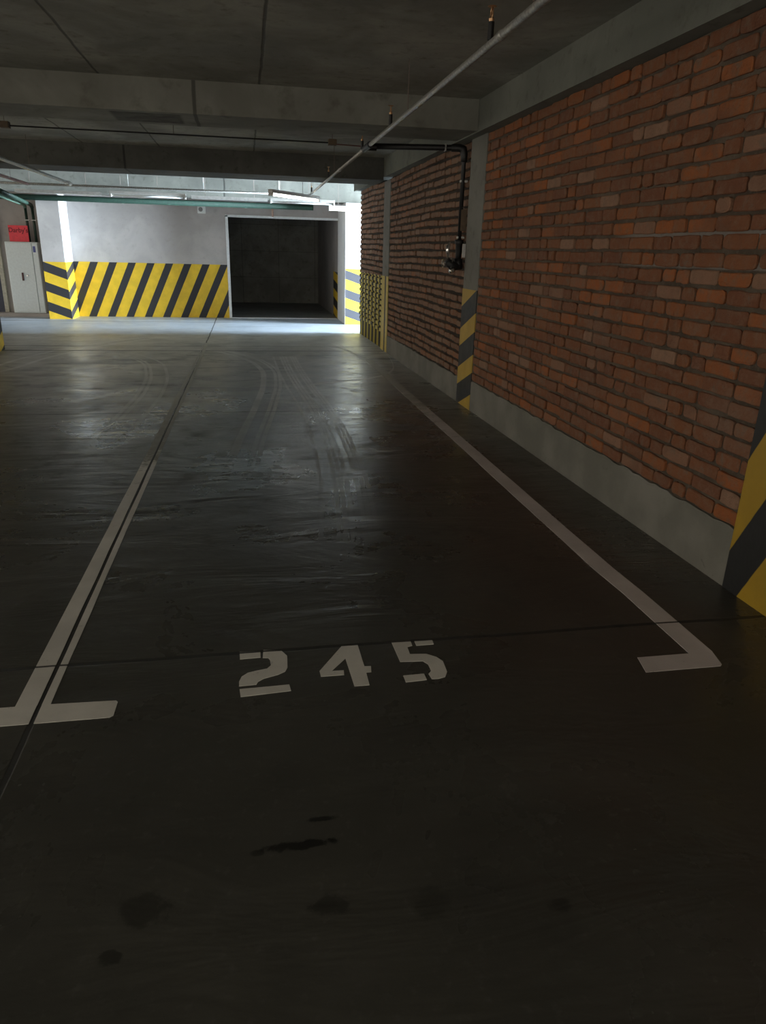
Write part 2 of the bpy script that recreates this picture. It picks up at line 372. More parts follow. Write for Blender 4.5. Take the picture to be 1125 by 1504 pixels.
# ------------------------------------------------------------------ room shell
ZC = 2.80
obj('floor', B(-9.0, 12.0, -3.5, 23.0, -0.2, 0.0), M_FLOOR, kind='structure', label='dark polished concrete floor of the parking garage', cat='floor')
obj('ceiling', B(-9.0, 12.0, -3.5, 23.0, ZC, ZC + 0.2), M_CEIL, kind='structure', label='bare formed concrete ceiling slab', cat='ceiling')
obj('ceiling_beam_1', B(-9.0, WX(7.2) - 0.10, 6.95, 7.62, 2.55, ZC + .01), M_BEAM1, kind='structure', label='nearest concrete beam crossing the ceiling', cat='beam')
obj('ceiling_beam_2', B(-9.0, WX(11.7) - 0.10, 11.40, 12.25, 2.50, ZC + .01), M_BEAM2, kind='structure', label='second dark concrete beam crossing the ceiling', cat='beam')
obj('ceiling_beam_3', B(-9.0, 12.0, 15.87, 16.5, 2.44, ZC + .01), M_BEAM, kind='structure', label='farthest concrete beam over the cross aisle', cat='beam')
obj('ceiling_beam_4', B(-0.10, 0.18, -3.5, 14.30, 2.54, ZC + .01, wf=wallf), M_LBEAM, kind='structure', label='concrete edge beam resting along the brick wall', cat='beam')
obj('ceiling_beam_0', B(-9.0, WX(2.5) - 0.10, 2.35, 2.95, 2.55, ZC + .01), M_BEAM, kind='structure', label='concrete beam overhead', cat='beam')

# far wall with the garage opening
FY = 17.2
fw = B(-3.70, -0.385, FY, FY + 0.15, 0, ZC)
box(fw, -0.385, 2.10, FY, FY + 0.15, 2.17, ZC)
box(fw, 2.10, 12.0, FY, FY + 0.15, 0, ZC)
wall_far = obj('wall_far', fw, M_WALL, kind='structure', label='grey concrete end wall with a dark garage opening', cat='wall')
M_FARSTR = stripes('far_wall_hazard_paint', 1, 0, -0.47, -3.85, 0.393, 0.41, wear=0.9)
obj('hazard_paint', B(-3.70, -0.387, FY - 0.003, FY + 0.002, 0.0, 1.145), M_FARSTR, wall_far, label='wide yellow and black diagonal stripes')
obj('wall_left', B(-9.0, -4.12, 17.30, 17.45, 0, ZC), M_WALL, kind='structure', label='grey concrete wall behind the electrical cabinet', cat='wall')
# garage box behind the opening
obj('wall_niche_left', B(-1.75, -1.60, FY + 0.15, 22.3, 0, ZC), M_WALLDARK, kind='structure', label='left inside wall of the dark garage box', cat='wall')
wr = obj('wall_niche_right', B(2.10, 2.25, FY + 0.15, 22.3, 0, ZC), M_WALL, kind='structure', label='right inside wall of the dark garage box', cat='wall')
obj('hazard_paint', B(2.097, 2.102, FY + 0.15, 18.30, 0, 1.03), stripes('niche_hazard_paint', 0, -0.10, 1, 0.02, 0.40, 0.5), wr, label='yellow and black stripes just inside the opening')
def block_joints(n):
    zz = n.M('ABSOLUTE', n.sub(n.M('FRACT', n.M('DIVIDE', n.z, 0.72)), 0.5)); xx = n.M('ABSOLUTE', n.sub(n.M('FRACT', n.M('DIVIDE', n.add(n.x, 0.1), 1.05)), 0.5))
    return n.M('MAXIMUM', n.ss(zz, 0.488, 0.5), n.ss(xx, 0.49, 0.5))
obj('wall_niche_back', B(-1.75, 2.25, 22.3, 22.45, 0, ZC), concrete('panelled_back_wall', (0.30, 0.29, 0.26), 0.92, 0.25, block_joints), kind='structure', label='panelled back wall deep inside the dark garage box', cat='wall')
fr = B(-0.41, -0.355, FY - 0.02, FY + 0.17, 0, 2.17); box(fr, -0.41, 2.07, FY - 0.02, FY + 0.17, 2.14, 2.185)
obj('trim_1', fr, M_FRAME, kind='structure', label='white frame around the dark garage opening', cat='door frame')
obj('trim_2', B(-0.355, 2.06, FY - 0.05, FY + 0.02, 0, 0.012), M_FRAME, kind='structure', label='pale threshold strip of the garage opening', cat='threshold')
# kerb under the cabinet, dark blue door at the far left
obj('baseboard_left', B(-9.0, -4.14, 16.95, 17.30, 0, 0.07), M_WALL, kind='structure', label='low concrete kerb under the electrical cabinet', cat='kerb')
dr = thing('door_1', (-5.6, 17.28, 0.07), 'dark blue metal door beside the electrical cabinet', 'door', kind='structure')
obj('door_leaf', B(-6.15, -5.17, 17.25, 17.29, 0.07, 2.05, 0.004), M_BLUE, dr)
dfb = B(-5.17, -5.09, 17.22, 17.32, 0.07, 2.12, 0.004); box(dfb, -6.23, -6.15, 17.22, 17.32, 0.07, 2.12, 0.004); box(dfb, -6.23, -5.09, 17.22, 17.32, 2.05, 2.12, 0.004)
obj('door_frame', dfb, plain('tan_door_frame', (0.42, 0.40, 0.33), 0.7), dr, label='tan door frame')
obj('door_handle', T([(-6.06, 17.25, 1.08), (-6.06, 17.19, 1.08), (-5.95, 17.19, 1.08)], 0.01, 8), M_CHROME, dr)

# ------------------------------------------------------------------ brick wall on the right
wall_right = thing('wall_right', (WX(7), 7.0, 0), 'rough red brick wall on a concrete plinth', 'wall', kind='structure')
for y0, y1, d, mt in ((-3.5, 2.35, 0.014, M_MORTAR), (2.81, 6.95, 0.014, M_MORTAR), (7.42, 11.34, 0.020, M_MORTAR), (11.82, 14.12, 0.020, M_MORTAR_S)):
    obj('mortar_wall', B(d, 0.17, y0, y1, 0, 2.56, wf=wallf), mt, wall_right)

def bricks(y0, y1, z0, z1, seed, wave, gap, pale=0.0):
    rnd = random.Random(seed); bm = bmesh.new(); cl = bm.loops.layers.float_color.new('tint')
    n = round((z1 - z0) / 0.0833); ch = (z1 - z0) / n
    ph = rnd.random() * 6
    for c in range(n):
        y = y0 + 0.004 - (rnd.random() * 0.05)
        shift = rnd.random() * 6
        while y < y1 - 0.03:
            L = rnd.choice((0.232, 0.232, 0.232, 0.225, 0.24, 0.112, 0.116, 0.17))
            if rnd.random() < 0.0: L = 0.11
            a, b = max(y, y0 + 0.002), min(y + L, y1 - 0.002)
            if y1 - b < 0.07: b = y1 - 0.002
            if b - a > 0.03:
                dz = wave * (math.sin((a + b) * 1.9 + shift) * 0.5 + math.sin((a + b) * 0.7 + ph)) * 0.5 + rnd.uniform(-.0022, .0022)
                zb, zt = z0 + c * ch + gap / 2 + dz, z0 + (c + 1) * ch - gap / 2 + dz + rnd.uniform(-.0025, .0015)
                zt = min(zt, z1 + 0.005)
                d = rnd.uniform(-0.006, 0.006); r = rnd.uniform(0.006, 0.016)
                tl = rnd.uniform(-.003, .003)
                out = []
                for (cy, cz, sy, sz) in ((a, zb, 1, 1), (b, zb, -1, 1), (b, zt, -1, -1), (a, zt, 1, -1)):
                    rr = r * rnd.uniform(0.3, 2.2)
                    k = [(cy, cz + sz * rr), (cy + sy * rr * 0.3, cz + sz * rr * 0.3), (cy + sy * rr, cz)]
                    if (sy, sz) in ((-1, 1), (1, -1)): k = k[::-1]
                    out += k
                # extra points along the long edges make them uneven
                pts = []
                for i, p in enumerate(out):
                    pts.append(p); q = out[(i + 1) % len(out)]
                    if math.hypot(p[0] - q[0], p[1] - q[1]) > 0.05:
                        for t in (0.33, 0.66): pts.append((p[0] + (q[0] - p[0]) * t + rnd.uniform(-.003, .003), p[1] + (q[1] - p[1]) * t + rnd.uniform(-.0042, .0036)))
                cy, cz = (a + b) / 2, (zb + zt) / 2
                w = lambda x, yy, zz: bm.verts.new((WX(yy) + x, yy, zz))
                back = [w(0.03, *p) for p in pts]; mid = [w(0.004 + d + tl * (1 if p[0] > cy else -1), *p) for p in pts]
                ins = 0.0045
                fr_ = [w(d + tl * (1 if p[0] > cy else -1), p[0] + (ins if p[0] < cy else -ins), p[1] + (ins if p[1] < cz else -ins)) for p in pts]
                t = rnd.random() ** 1.1 * 0.86
                if rnd.random() < pale: t = 0.9 + 0.1 * rnd.random()
                col = (t, rnd.random(), rnd.random(), 1)
                fs = [bm.faces.new(fr_)]
                k = len(pts)
                for A, D in ((back, mid), (mid, fr_)):
                    for i in range(k): fs.append(bm.faces.new((A[i], A[(i + 1) % k], D[(i + 1) % k], D[i])))
                for f in fs:
                    for l in f.loops: l[cl] = col
            y += L + rnd.uniform(0.008, 0.016)
    return bm
for (y0, y1, z0, sd, wv, gp, pl, mt) in ((0.4, 2.34, 0.30, 1, 0.004, 0.015, 0.06, M_BRICK), (2.81, 6.95, 0.30, 2, 0.005, 0.016, 0.08, M_BRICK),
                                      (7.43, 11.33, 0.265, 3, 0.018, 0.027, 0.10, M_BRICK), (11.82, 14.12, 0.265, 4, 0.024, 0.027, 0.25, M_BRICK_S)):
    obj('brickwork', bricks(y0, y1, z0, 2.545, sd, wv, gp, pl), mt, wall_right)
def plinth(y0, y1, h, seed):
    rnd = random.Random(seed); bm = bmesh.new(); n = int((y1 - y0) / 0.06)
    rows = []
    for i in range(n + 1):
        y = y0 + (y1 - y0) * i / n; t = h + rnd.uniform(-.006, .010); x = WX(y)
        rows.append([bm.verts.new(p) for p in ((x + 0.05, y, 0), (x - 0.006, y, 0), (x - 0.006, y, t - 0.012), (x - 0.001, y, t), (x + 0.05, y, t))])
    for a, b in zip(rows, rows[1:]):
        for j in range(4): bm.faces.new((a[j], a[j + 1], b[j + 1], b[j]))
    bm.faces.new(rows[0]); bm.faces.new(rows[-1][::-1])
    return bm
n = NT('scuffed_plinth_concrete')
pc = n.mix(n.ss(n.noise(2.2, 5), 0.35, 0.7), (0.12, 0.115, 0.095), (0.18, 0.17, 0.145))
sc = n.ss(n.noise(9, 6, 0.7, stretch=(1, 1, 1.0), dist=1.5), 0.62, 0.72)
pc = n.mix(n.mul(sc, 0.7), pc, (0.08, 0.075, 0.06))
M_PLINTH = n.fin(pc, 0.85, normal=n.bump(n.noise(30, 5), 0.4, 0.005))
for i, (a, b, h) in enumerate(((-3.5, 2.35, 0.30), (2.80, 6.95, 0.295), (7.42, 11.35, 0.262))): obj('plinth', plinth(a, b, h, i), M_PLINTH, wall_right)

# ------------------------------------------------------------------ columns and piers
def column(loc, label, shaft_box, paint_box, paint_mat_, wf=None, shaft_mat=M_COL, bev=0.006, mark=None):
    t = thing('concrete_column', loc, label, 'column', kind='thing')
    obj('shaft', B(*shaft_box, bev, wf=wf), shaft_mat, t)
    if paint_box:
        p = obj('hazard_paint', B(*paint_box, wf=wf), paint_mat_, t)
    return t
column((WX(2.58), 2.58, 0), 'nearest column in the brick wall, wide yellow and black stripes', (-0.006, 0.20, 2.35, 2.81, 0, 2.56), (-0.009, 0.0, 2.349, 2.812, 0, 1.25),
       stripes('near_column_paint', 0, 2, 1, -0.24 + 5.64, 0.86, 0.476, yel=(0.34, 0.205, 0.005), blk=(0.004, 0.004, 0.004), ragged=0.012, wear=0.70), wallf)
column((WX(7.18), 7.18, 0), 'striped column in the brick wall with a black pipe down its side', (-0.006, 0.20, 6.95, 7.42, 0, 2.56), (-0.009, 0.0, 6.949, 7.421, 0, 1.172),
       stripes('middle_column_paint', 0, 0.4, 1, 0.768 + 2.968, 0.40, 0.55, yel=(0.42, 0.27, 0.035), blk=(0.012, 0.012, 0.014), wear=0.8), wallf)
column((WX(11.58), 11.58, 0), 'slim column between bare brick and striped brick', (-0.006, 0.20, 11.34, 11.82, 0, 2.52), (-0.009, 0.0, 11.33, 11.821, 0, 1.15),
       stripes('slim_column_paint', 0, 1, 0, 11.48, 0.33, 0.3, yel=(0.55, 0.42, 0.10), wear=0.6), wallf)
# left row column, only its striped flank and foot in view
lc = column((-3.9, 11.35, 0), 'column at the picture edge with striped foot beside the aisle', (-4.22, -3.57, 11.12, 11.60, 0, 2.499), None, None)
obj('hazard_paint', B(-4.223, -3.567, 11.117, 11.603, 0, 1.15), stripes('edge_column_paint', 0.4, -0.4, 1, 0.2, 0.40, 0.5), lc)
# left pier: daylight on the flank is put in as a white colour
lp = thing('concrete_column', (-3.88, 16.85, 0), 'square pier with chevron stripes beside the electrical cabinet', 'column', kind='thing')
obj('shaft', B(-4.10, -3.665, 16.5, 17.3, 0, 2.45, 0.006), M_WALL, lp)
obj('flank', B(-3.666, -3.66, 16.506, 17.2, 1.14, 2.44), M_WHITE, lp, label='flank coloured white as if in daylight')
obj('hazard_paint', B(-4.103, -3.659, 16.497, 16.502, 0, 1.14), stripes('pier_front_paint', 0.37, 0, 1, 0.951 - 0.37 * 4.09, 0.395, 0.47), lp)
obj('hazard_paint', B(-3.662, -3.657, 16.499, 17.2, 0, 1.14), stripes('pier_flank_paint', 0, -0.3, 1, 0.783 - 4.95, 0.395, 0.40), lp)
# right pier
rp = thing('concrete_column', (2.5, 16.5, 0), 'white daylit pier with level stripes at the brick wall corner', 'column', kind='thing')
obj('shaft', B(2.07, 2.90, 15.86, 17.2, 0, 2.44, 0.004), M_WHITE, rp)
obj('hazard_paint', B(2.067, 2.903, 15.856, 15.862, 0, 1.15), stripes('corner_pier_paint', 0.33, 0, 1, 0.945 + 0.33 * 2.06, 0.385, 0.47, yel=(0.85, 0.62, 0.04), blk=(0.06, 0.06, 0.075)), rp)
obj('corner_strip', B(2.062, 2.076, 15.853, 15.88, 0, 2.35), plain('grey_corner_strip', (0.22, 0.20, 0.20), 0.6), rp, label='dark corner strip')

# ------------------------------------------------------------------ painted markings on the floor
def marking(name, polys, mat, parent=None, z=0.0015, **k):
    bm = bmesh.new()
    for p in polys: poly(bm, p, 0.0002, z)
    return obj(name, bm, mat, parent, **k)
M_PAINT = paint_mat('white_road_paint', 4.0, 6.2)
M_PAINTR = paint_mat('white_road_paint_right', 3.6, 9.5, (0.60, 0.545, 0.52))
M_NUM = paint_mat('stencil_paint', 20, 21, (0.68, 0.66, 0.60))
# left T: its stem is split lengthways by the floor joint
tl = thing('parking_line', (-0.78, 2.2, 0), 'white T shaped bay line split by a floor joint', 'floor marking', kind='thing')
ys = [2.255 + i * (12.5 - 2.255) / 30 for i in range(31)]
def jx(y): return -0.758 + (y - 2.2) * 0.0052 if y < 9 else -0.722
rnd = random.Random(5)
left = [(-0.838 + (y - 2.2) * 0.010 + rnd.uniform(-.002, .002), y) for y in ys] + [(jx(y) - 0.008 + rnd.uniform(-.002, .001), y) for y in reversed(ys)]
right = [(jx(y) + 0.008 + rnd.uniform(-.001, .002), y) for y in ys] + [(-0.722 + (y - 2.2) * 0.006 + rnd.uniform(-.002, .002), y) for y in reversed(ys)]
marking('line_stem', [left], M_PAINT, tl); marking('line_stem', [right], M_PAINT, tl)
marking('cross_bar', [[(-1.06, 2.150), (-0.766, 2.150), (-0.766, 2.256), (-1.06, 2.258)]], M_PAINT, tl)
marking('cross_bar', [[(-0.750, 2.150), (-0.510, 2.149), (-0.499, 2.158), (-0.497, 2.236), (-0.505, 2.246), (-0.750, 2.256)]], M_PAINT, tl)
tr = thing('parking_line', (1.76, 2.2, 0), 'white L shaped bay line in front of the brick wall', 'floor marking', kind='thing')
yr = [2.255 + i * (10.5 - 2.255) / 30 for i in range(31)]
def rx(y): return 1.70 + (0.012 if y < 3 else 0) - (y - 2.25) * 0.002
stem = [(rx(y) - 0.002 - 0.0 + rnd.uniform(-.002, .002), y) for y in yr] + [(rx(y) + 0.104 + rnd.uniform(-.002, .002), y) for y in reversed(yr)]
marking('line_stem', [stem], M_PAINTR, tr)
marking('cross_bar', [[(1.462, 2.150), (1.782, 2.150), (1.795, 2.160), (1.816, 2.2551), (1.484, 2.2551)]], M_PAINTR, tr)

num = thing('bay_number', (0.31, 2.36, 0), 'stencilled white bay number 245 on the floor', 'number', kind='thing')
GL = {
 '2': [[(-0.082, 2.513), (-0.001, 2.51), (-0.001, 2.462), (-0.08, 2.458)],
       [(0.011, 2.515), (0.055, 2.51), (0.083, 2.497), (0.102, 2.459), (0.099, 2.375), (0.088, 2.347), (0.06, 2.329), (0.008, 2.311), (-0.013, 2.294), (-0.02, 2.276), (-0.082, 2.274), (-0.082, 2.304), (-0.073, 2.336), (-0.05, 2.359), (-0.018, 2.369), (0.022, 2.378), (0.037, 2.399), (0.035, 2.437), (0.028, 2.453), (0.007, 2.456)],
       [(-0.08, 2.255), (0.099, 2.26), (0.103, 2.219), (-0.076, 2.206)]],
 '4': [[(0.324, 2.505), (0.388, 2.503), (0.391, 2.342), (0.416, 2.341), (0.411, 2.3), (0.391, 2.299), (0.39, 2.215), (0.334, 2.215), (0.3265, 2.295), (0.219, 2.295), (0.217, 2.333)]],
 '5': [[(0.528, 2.512), (0.608, 2.511), (0.607, 2.467), (0.585, 2.46), (0.584, 2.405), (0.648, 2.399), (0.684, 2.37), (0.701, 2.337), (0.698, 2.261), (0.681, 2.227), (0.654, 2.22), (0.628, 2.221), (0.624, 2.257), (0.639, 2.277), (0.638, 2.322), (0.623, 2.348), (0.534, 2.355)],
       [(0.623, 2.506), (0.699, 2.508), (0.697, 2.467), (0.624, 2.465)], [(0.526, 2.259), (0.607, 2.261), (0.608, 2.218), (0.527, 2.214)]],
}
# the 4 has a triangular counter: build it as a ring of quads
GL['4'] = [[(0.324, 2.505), (0.388, 2.503), (0.391, 2.342), (0.416, 2.341), (0.411, 2.3), (0.391, 2.299), (0.39, 2.215), (0.334, 2.215), (0.326, 2.409), (0.263, 2.327), (0.309, 2.326), (0.306, 2.295), (0.219, 2.295), (0.217, 2.333)]]
for k in '245': marking('digit', GL[k], M_NUM, num)

# ------------------------------------------------------------------ overhead pipework
PX, PZ = 1.20, 2.455
mp = thing('sprinkler_pipe', (PX, 7.0, PZ), 'long grey steel sprinkler pipe running under the ceiling beams', 'pipe')
obj('pipe', T([(PX, -2.5, PZ), (PX, 7.45, PZ)], 0.0185), M_PIPE, mp, smooth=True)
obj('pipe', T([(PX, 7.78, PZ), (PX, 16.3, PZ)], 0.0185), M_PIPE, mp, smooth=True)
obj('tee_fitting', tube(T([(PX, 7.42, PZ), (PX, 7.44, PZ), (PX, 7.80, PZ), (PX, 7.82, PZ)], [0.024, 0.030, 0.030, 0.024]), [(PX, 7.62, PZ), (PX + .09, 7.62, PZ)], 0.032), M_BLACKPIPE, mp, label='black tee fitting')
for y in (3.7, 9.8, 12.9): obj('coupling', T([(PX, y - .035, PZ), (PX, y - .03, PZ), (PX, y + .03, PZ), (PX, y + .035, PZ)], [0.0187, 0.022, 0.022, 0.0187]), M_PIPE, mp, smooth=True)
for y in (3.3, 5.75, 10.4, 13.6): obj('hanger_rod', T([(PX, y, PZ + 0.02), (PX, y, ZC)], 0.003, 6), M_WIRE, mp)
def sprinkler(x, y, z0, label):
    t = thing('sprinkler', (x, y, z0), label, 'sprinkler', 'upright sprinklers on the long pipe')
    obj('stub', T([(x, y, z0), (x, y, z0 + 0.075)], 0.015, 10), M_BLACKPIPE, t, label='black threaded stub')
    b = bmesh.new()
    lathe(b, ((0.010, 0.0), (0.014, 0.012), (0.008, 0.02), (0.004, 0.04), (0.004, 0.045)), (x, y, z0 + 0.075))
    tube(b, [(x, y - 0.008, z0 + .085), (x, y - 0.018, z0 + .10), (x, y - 0.016, z0 + .12), (x, y, z0 + .135), (x, y + 0.016, z0 + .12), (x, y + 0.018, z0 + .10), (x, y + 0.008, z0 + .085)], 0.0035, 6)
    lathe(b, ((0.018, 0.0), (0.022, 0.003), (0.003, 0.006)), (x, y, z0 + 0.135))
    obj('frame_arms', b, M_BRASS, t, label='brass frame')
    return t
sprinkler(PX, 3.86, PZ + 0.02, 'brass upright sprinkler on the grey pipe, nearest overhead')
sprinkler(PX, 6.42, PZ + 0.02, 'upright sprinkler on the pipe just before the near beam')
sprinkler(PX, 7.95, PZ + 0.02, 'black upright sprinkler just past the near beam')
sprinkler(PX, 11.1, PZ + 0.02, 'upright sprinkler on the pipe before the dark second beam')
sprinkler(PX, 13.9, PZ + 0.02, 'upright sprinkler on the pipe near the lit tube lamps')

# black branch to the column, hose valve at its foot
cx = WX(7.47) - 0.055
bp = thing('black_branch_pipe', (cx, 7.50, 1.4), 'black pipe crossing to the striped column and dropping down it', 'pipe')
obj('pipe', T([(PX + 0.06, 7.62, PZ + 0.01), (cx - 0.05, 7.50, PZ + 0.02), (cx - 0.015, 7.495, PZ + 0.01), (cx, 7.49, PZ - 0.03), (cx, 7.49, 1.62)], [0.027, 0.027, 0.026, 0.022, 0.021]), M_BLACKPIPE, bp, smooth=True)
obj('elbow', T([(cx - 0.13, 7.51, PZ + 0.018), (cx - 0.125, 7.51, PZ + 0.018), (cx - 0.05, 7.50, PZ + 0.02), (cx - 0.012, 7.495, PZ + 0.008), (cx, 7.49, PZ - 0.04), (cx, 7.49, PZ - 0.10), (cx, 7.49, PZ - 0.105)], [0.028, 0.034, 0.036, 0.037, 0.036, 0.032, 0.024]), M_BLACKPIPE, bp, smooth=True)
for z in (2.18, 1.66): obj('pipe_clamp', B(cx - 0.026, cx + 0.048, 7.475, 7.515, z - 0.01, z + 0.01, 0.003), M_GALV, bp, label='bright steel clamp')
obj('pipe_clamp', B(cx - 0.195, cx - 0.185, 7.478, 7.545, PZ - 0.014, PZ + 0.052, 0.003), M_PIPE, bp, label='bright steel clamp')
tg = thing('card_tag', (cx + 0.03, 7.42, 1.80), 'brown card tag tied to the black pipe', 'tag')
obj('card', B(cx - 0.012, cx + 0.047, 7.434, 7.437, 1.72, 1.92, 0.001), M_TAG, tg)
obj('string', T([(cx, 7.48, 1.945), (cx + 0.02, 7.436, 1.93), (cx + 0.03, 7.435, 1.915)], 0.002, 6), M_WIRE, tg)
hv = thing('hose_valve', (cx, 7.49, 1.4), 'fire hose valve with chrome outlets on the pipe end', 'valve')
b = T([(cx, 7.49, 1.64), (cx, 7.49, 1.60), (cx, 7.49, 1.59), (cx, 7.49, 1.52), (cx, 7.49, 1.51), (cx, 7.49, 1.43)], [0.044, 0.044, 0.034, 0.034, 0.030, 0.030])
tube(b, [(cx, 7.49, 1.46), (cx, 7.49, 1.36)], 0.045)
tube(b, [(cx + 0.03, 7.50, 1.39), (cx - 0.06, 7.47, 1.385), (cx - 0.13, 7.45, 1.43)], [0.042, 0.045, 0.04])
obj('valve_body', b, M_BLACKPIPE, hv, smooth=True)
obj('upright_nozzle', T([(cx - 0.125, 7.45, 1.44), (cx - 0.115, 7.45, 1.50), (cx - 0.125, 7.45, 1.51), (cx - 0.125, 7.45, 1.57), (cx - 0.115, 7.45, 1.575), (cx - 0.115, 7.45, 1.62)], [0.010, 0.014, 0.019, 0.019, 0.013, 0.012]), M_CHROME, hv, label='chrome nozzle', smooth=True)
obj('outlet_cap', T([(cx - 0.05, 7.44, 1.355), (cx - 0.10, 7.42, 1.335), (cx - 0.105, 7.42, 1.333)], [0.024, 0.026, 0.018]), M_CHROME, hv, label='chrome outlet cap', smooth=True)
obj('cap_chain', T([(cx - 0.10, 7.44, 1.44), (cx - 0.085, 7.43, 1.47), (cx - 0.075, 7.43, 1.42), (cx - 0.09, 7.43, 1.37)], 0.004, 6), M_CHROME, hv)
obj('hand_wheel', tube(lathe(bmesh.new(), ((0.012, 0), (0.012, 0.02)), (cx - 0.17, 7.44, 1.41), 'X'), [(cx - 0.17, 7.44 + 0.04 * math.cos(a), 1.41 + 0.04 * math.sin(a)) for a in [i * PI / 8 for i in range(17)]], 0.005, 6), M_CHROME, hv, label='worn bright hand wheel')
obj('mount_plate', B(cx + 0.012, cx + 0.046, 7.40, 7.404, 1.47, 1.60, 0.001), M_GALV, hv)

# thin conduit across the second bay with its junction boxes
tc = thing('ceiling_conduit', (-0.6, 8.75, 2.62), 'thin dark conduit with boxes crossing the second ceiling bay', 'conduit')
obj('conduit', T([(-6.5, 8.75, 2.615), (0.95, 8.72, 2.615)], 0.0075, 8), M_BLACKPIPE, tc)
obj('conduit', T([(0.98, 8.72, 2.605), (1.40, 8.76, 2.60)], 0.006, 8), M_RED, tc, label='dark red tail')
for x in (-2.36, 0.985): obj('junction_box', B(x - 0.045, x + 0.045, 8.68, 8.76, 2.59, 2.65, 0.004), M_TAG, tc)
for x in (-2.36, -0.7, 0.985): obj('hanger_rod', T([(x, 8.72, 2.62), (x, 8.72, ZC)], 0.003, 6), M_WIRE, tc)

# pipes at upper left
dl = thing('silver_pipe', (-2.72, 10.0, 2.40), 'silver pipe running toward the aisle at upper left', 'pipe')
obj('pipe', T([(-2.72, 4.0, 2.40), (-2.72, 13.15, 2.40)], 0.024), M_PIPE, dl, smooth=True)
obj('end_tee', T([(-2.72, 13.0, 2.40), (-2.72, 13.01, 2.4), (-2.72, 13.22, 2.40), (-2.72, 13.23, 2.4)], [0.026, 0.036, 0.036, 0.026]), M_GALV, dl)
for y in (8.3, 10.9): obj('hanger_rod', T([(-2.72, y, 2.42), (-2.72, y, ZC)], 0.003, 6), M_WIRE, dl)
rl = thing('red_brown_pipe', (-3.4, 12.0, 2.40), 'dark red brown pipe beside the silver one', 'pipe')
obj('pipe', T([(-3.30, 6.0, 2.40), (-3.46, 13.6, 2.40)], 0.022), M_RED, rl, smooth=True)
obj('hanger_rod', T([(-3.43, 12.6, 2.42), (-3.43, 12.6, ZC)], 0.003, 6), M_WIRE, rl)
cp = thing('cross_pipe', (-1, 14.45, 2.46), 'thin grey pipe crossing above the aisle in front of the lamps', 'pipe')
obj('pipe', T([(-7.0, 14.45, 2.46), (1.176, 14.45, 2.46)], 0.021), M_PIPE, cp, smooth=True)
for x in (-5.4, -2.0, -0.7, 0.65): obj('hanger_rod', T([(x, 14.45, 2.48), (x, 14.45, ZC)], 0.004, 6), M_GALV, cp)

# green main with the cable tray and lamps in front of it
gp = thing('green_main_pipe', (-1.9, 16.38, 2.344), 'dark green water main running across the aisle', 'pipe')
obj('pipe', T([(-8.5, 16.38, 2.344), (1.44, 16.33, 2.344)], 0.054, 18), M_GREEN, gp, smooth=True)
for x in (-5.8, -2.4, 0.05): obj('pipe_clamp', T([(x - .02, 16.37, 2.344), (x + .02, 16.37, 2.344)], 0.060, 18), M_GALV, gp, label='bright steel clamp')
for x in (-5.8, -2.4, 0.05): obj('hanger_rod', T([(x, 16.37, 2.39), (x, 16.37, 2.45)], 0.005, 6), M_GALV, gp)
def tray(x0, x1, y, z, mat, label):
    b = B(x0, x1, y - 0.075, y + 0.075, z - 0.003, z); box(b, x0, x1, y - 0.078, y - 0.075, z - 0.003, z + 0.05); box(b, x0, x1, y + 0.075, y + 0.078, z - 0.003, z + 0.05)
    t = thing('cable_tray', ((x0 + x1) / 2, y, z), label, 'cable tray')
    obj('channel', b, mat, t)
    for x in (x0 + 0.25, x1 - 0.25): obj('hanger_rod', T([(x, y, z + 0.0), (x, y, ZC)], 0.004, 6), M_WIRE, t)
    return t
tray(-4.0, -2.55, 14.9, 2.345, M_GALV, 'grey cable tray above the striped pier')
tray(-0.95, 0.45, 14.9, 2.35, M_GALV, 'grey cable tray above the dark opening')
def batten(x0, y0, x1, y1, z, label, lit, hang=True):
    a = Vector((x0, y0, z)); b_ = Vector((x1, y1, z)); d = (b_ - a).normalized(); sd = Vector((-d.y, d.x, 0)); L = (b_ - a).length
    t = thing('tube_lamp', tuple((a + b_) / 2), label, 'lamp', 'tube lamps hung over the aisle')
    bm = B(0, L, -0.045, 0.045, 0.0, 0.055, 0.008); M_ = Matrix.Translation(a) @ Matrix.Rotation(math.atan2(d.y, d.x), 4, 'Z')
    bm.transform(M_); obj('housing', bm, M_LAMPBODY, t)
    for q in (0, L - 0.03): e = B(q, q + 0.03, -0.04, 0.04, -0.045, 0.0, 0.004); e.transform(M_); obj('end_cap', e, M_LAMPBODY, t)
    bm = T([(0.03, 0, -0.022), (L - 0.03, 0, -0.022)], 0.020 if lit else 0.013, 12); bm.transform(M_); obj('tube', bm, M_TUBE if lit else M_CAMERAW, t, label='glowing tube' if lit else 'unlit tube', smooth=True)
    if hang:
        for k in (0.2, L - 0.5):
            p = a + d * k; obj('hanger_rod', T([(p.x, p.y, z + 0.05), (p.x, p.y, ZC)], 0.003, 6), M_WIRE, t)
    return t
batten(0.433, 12.80, 1.32, 13.96, 2.362, 'glowing tube lamp, set askew over the dark opening', True)
batten(1.70, 15.75, 3.10, 15.76, 2.315, 'glowing tube lamp partly behind the brick wall corner', True)
batten(-2.40, 14.9, -1.05, 14.9, 2.375, 'unlit white tube lamp above the striped wall', False)
batten(0.50, 15.1, 1.75, 15.1, 2.375, 'unlit tube lamp between the two glowing ones', False)

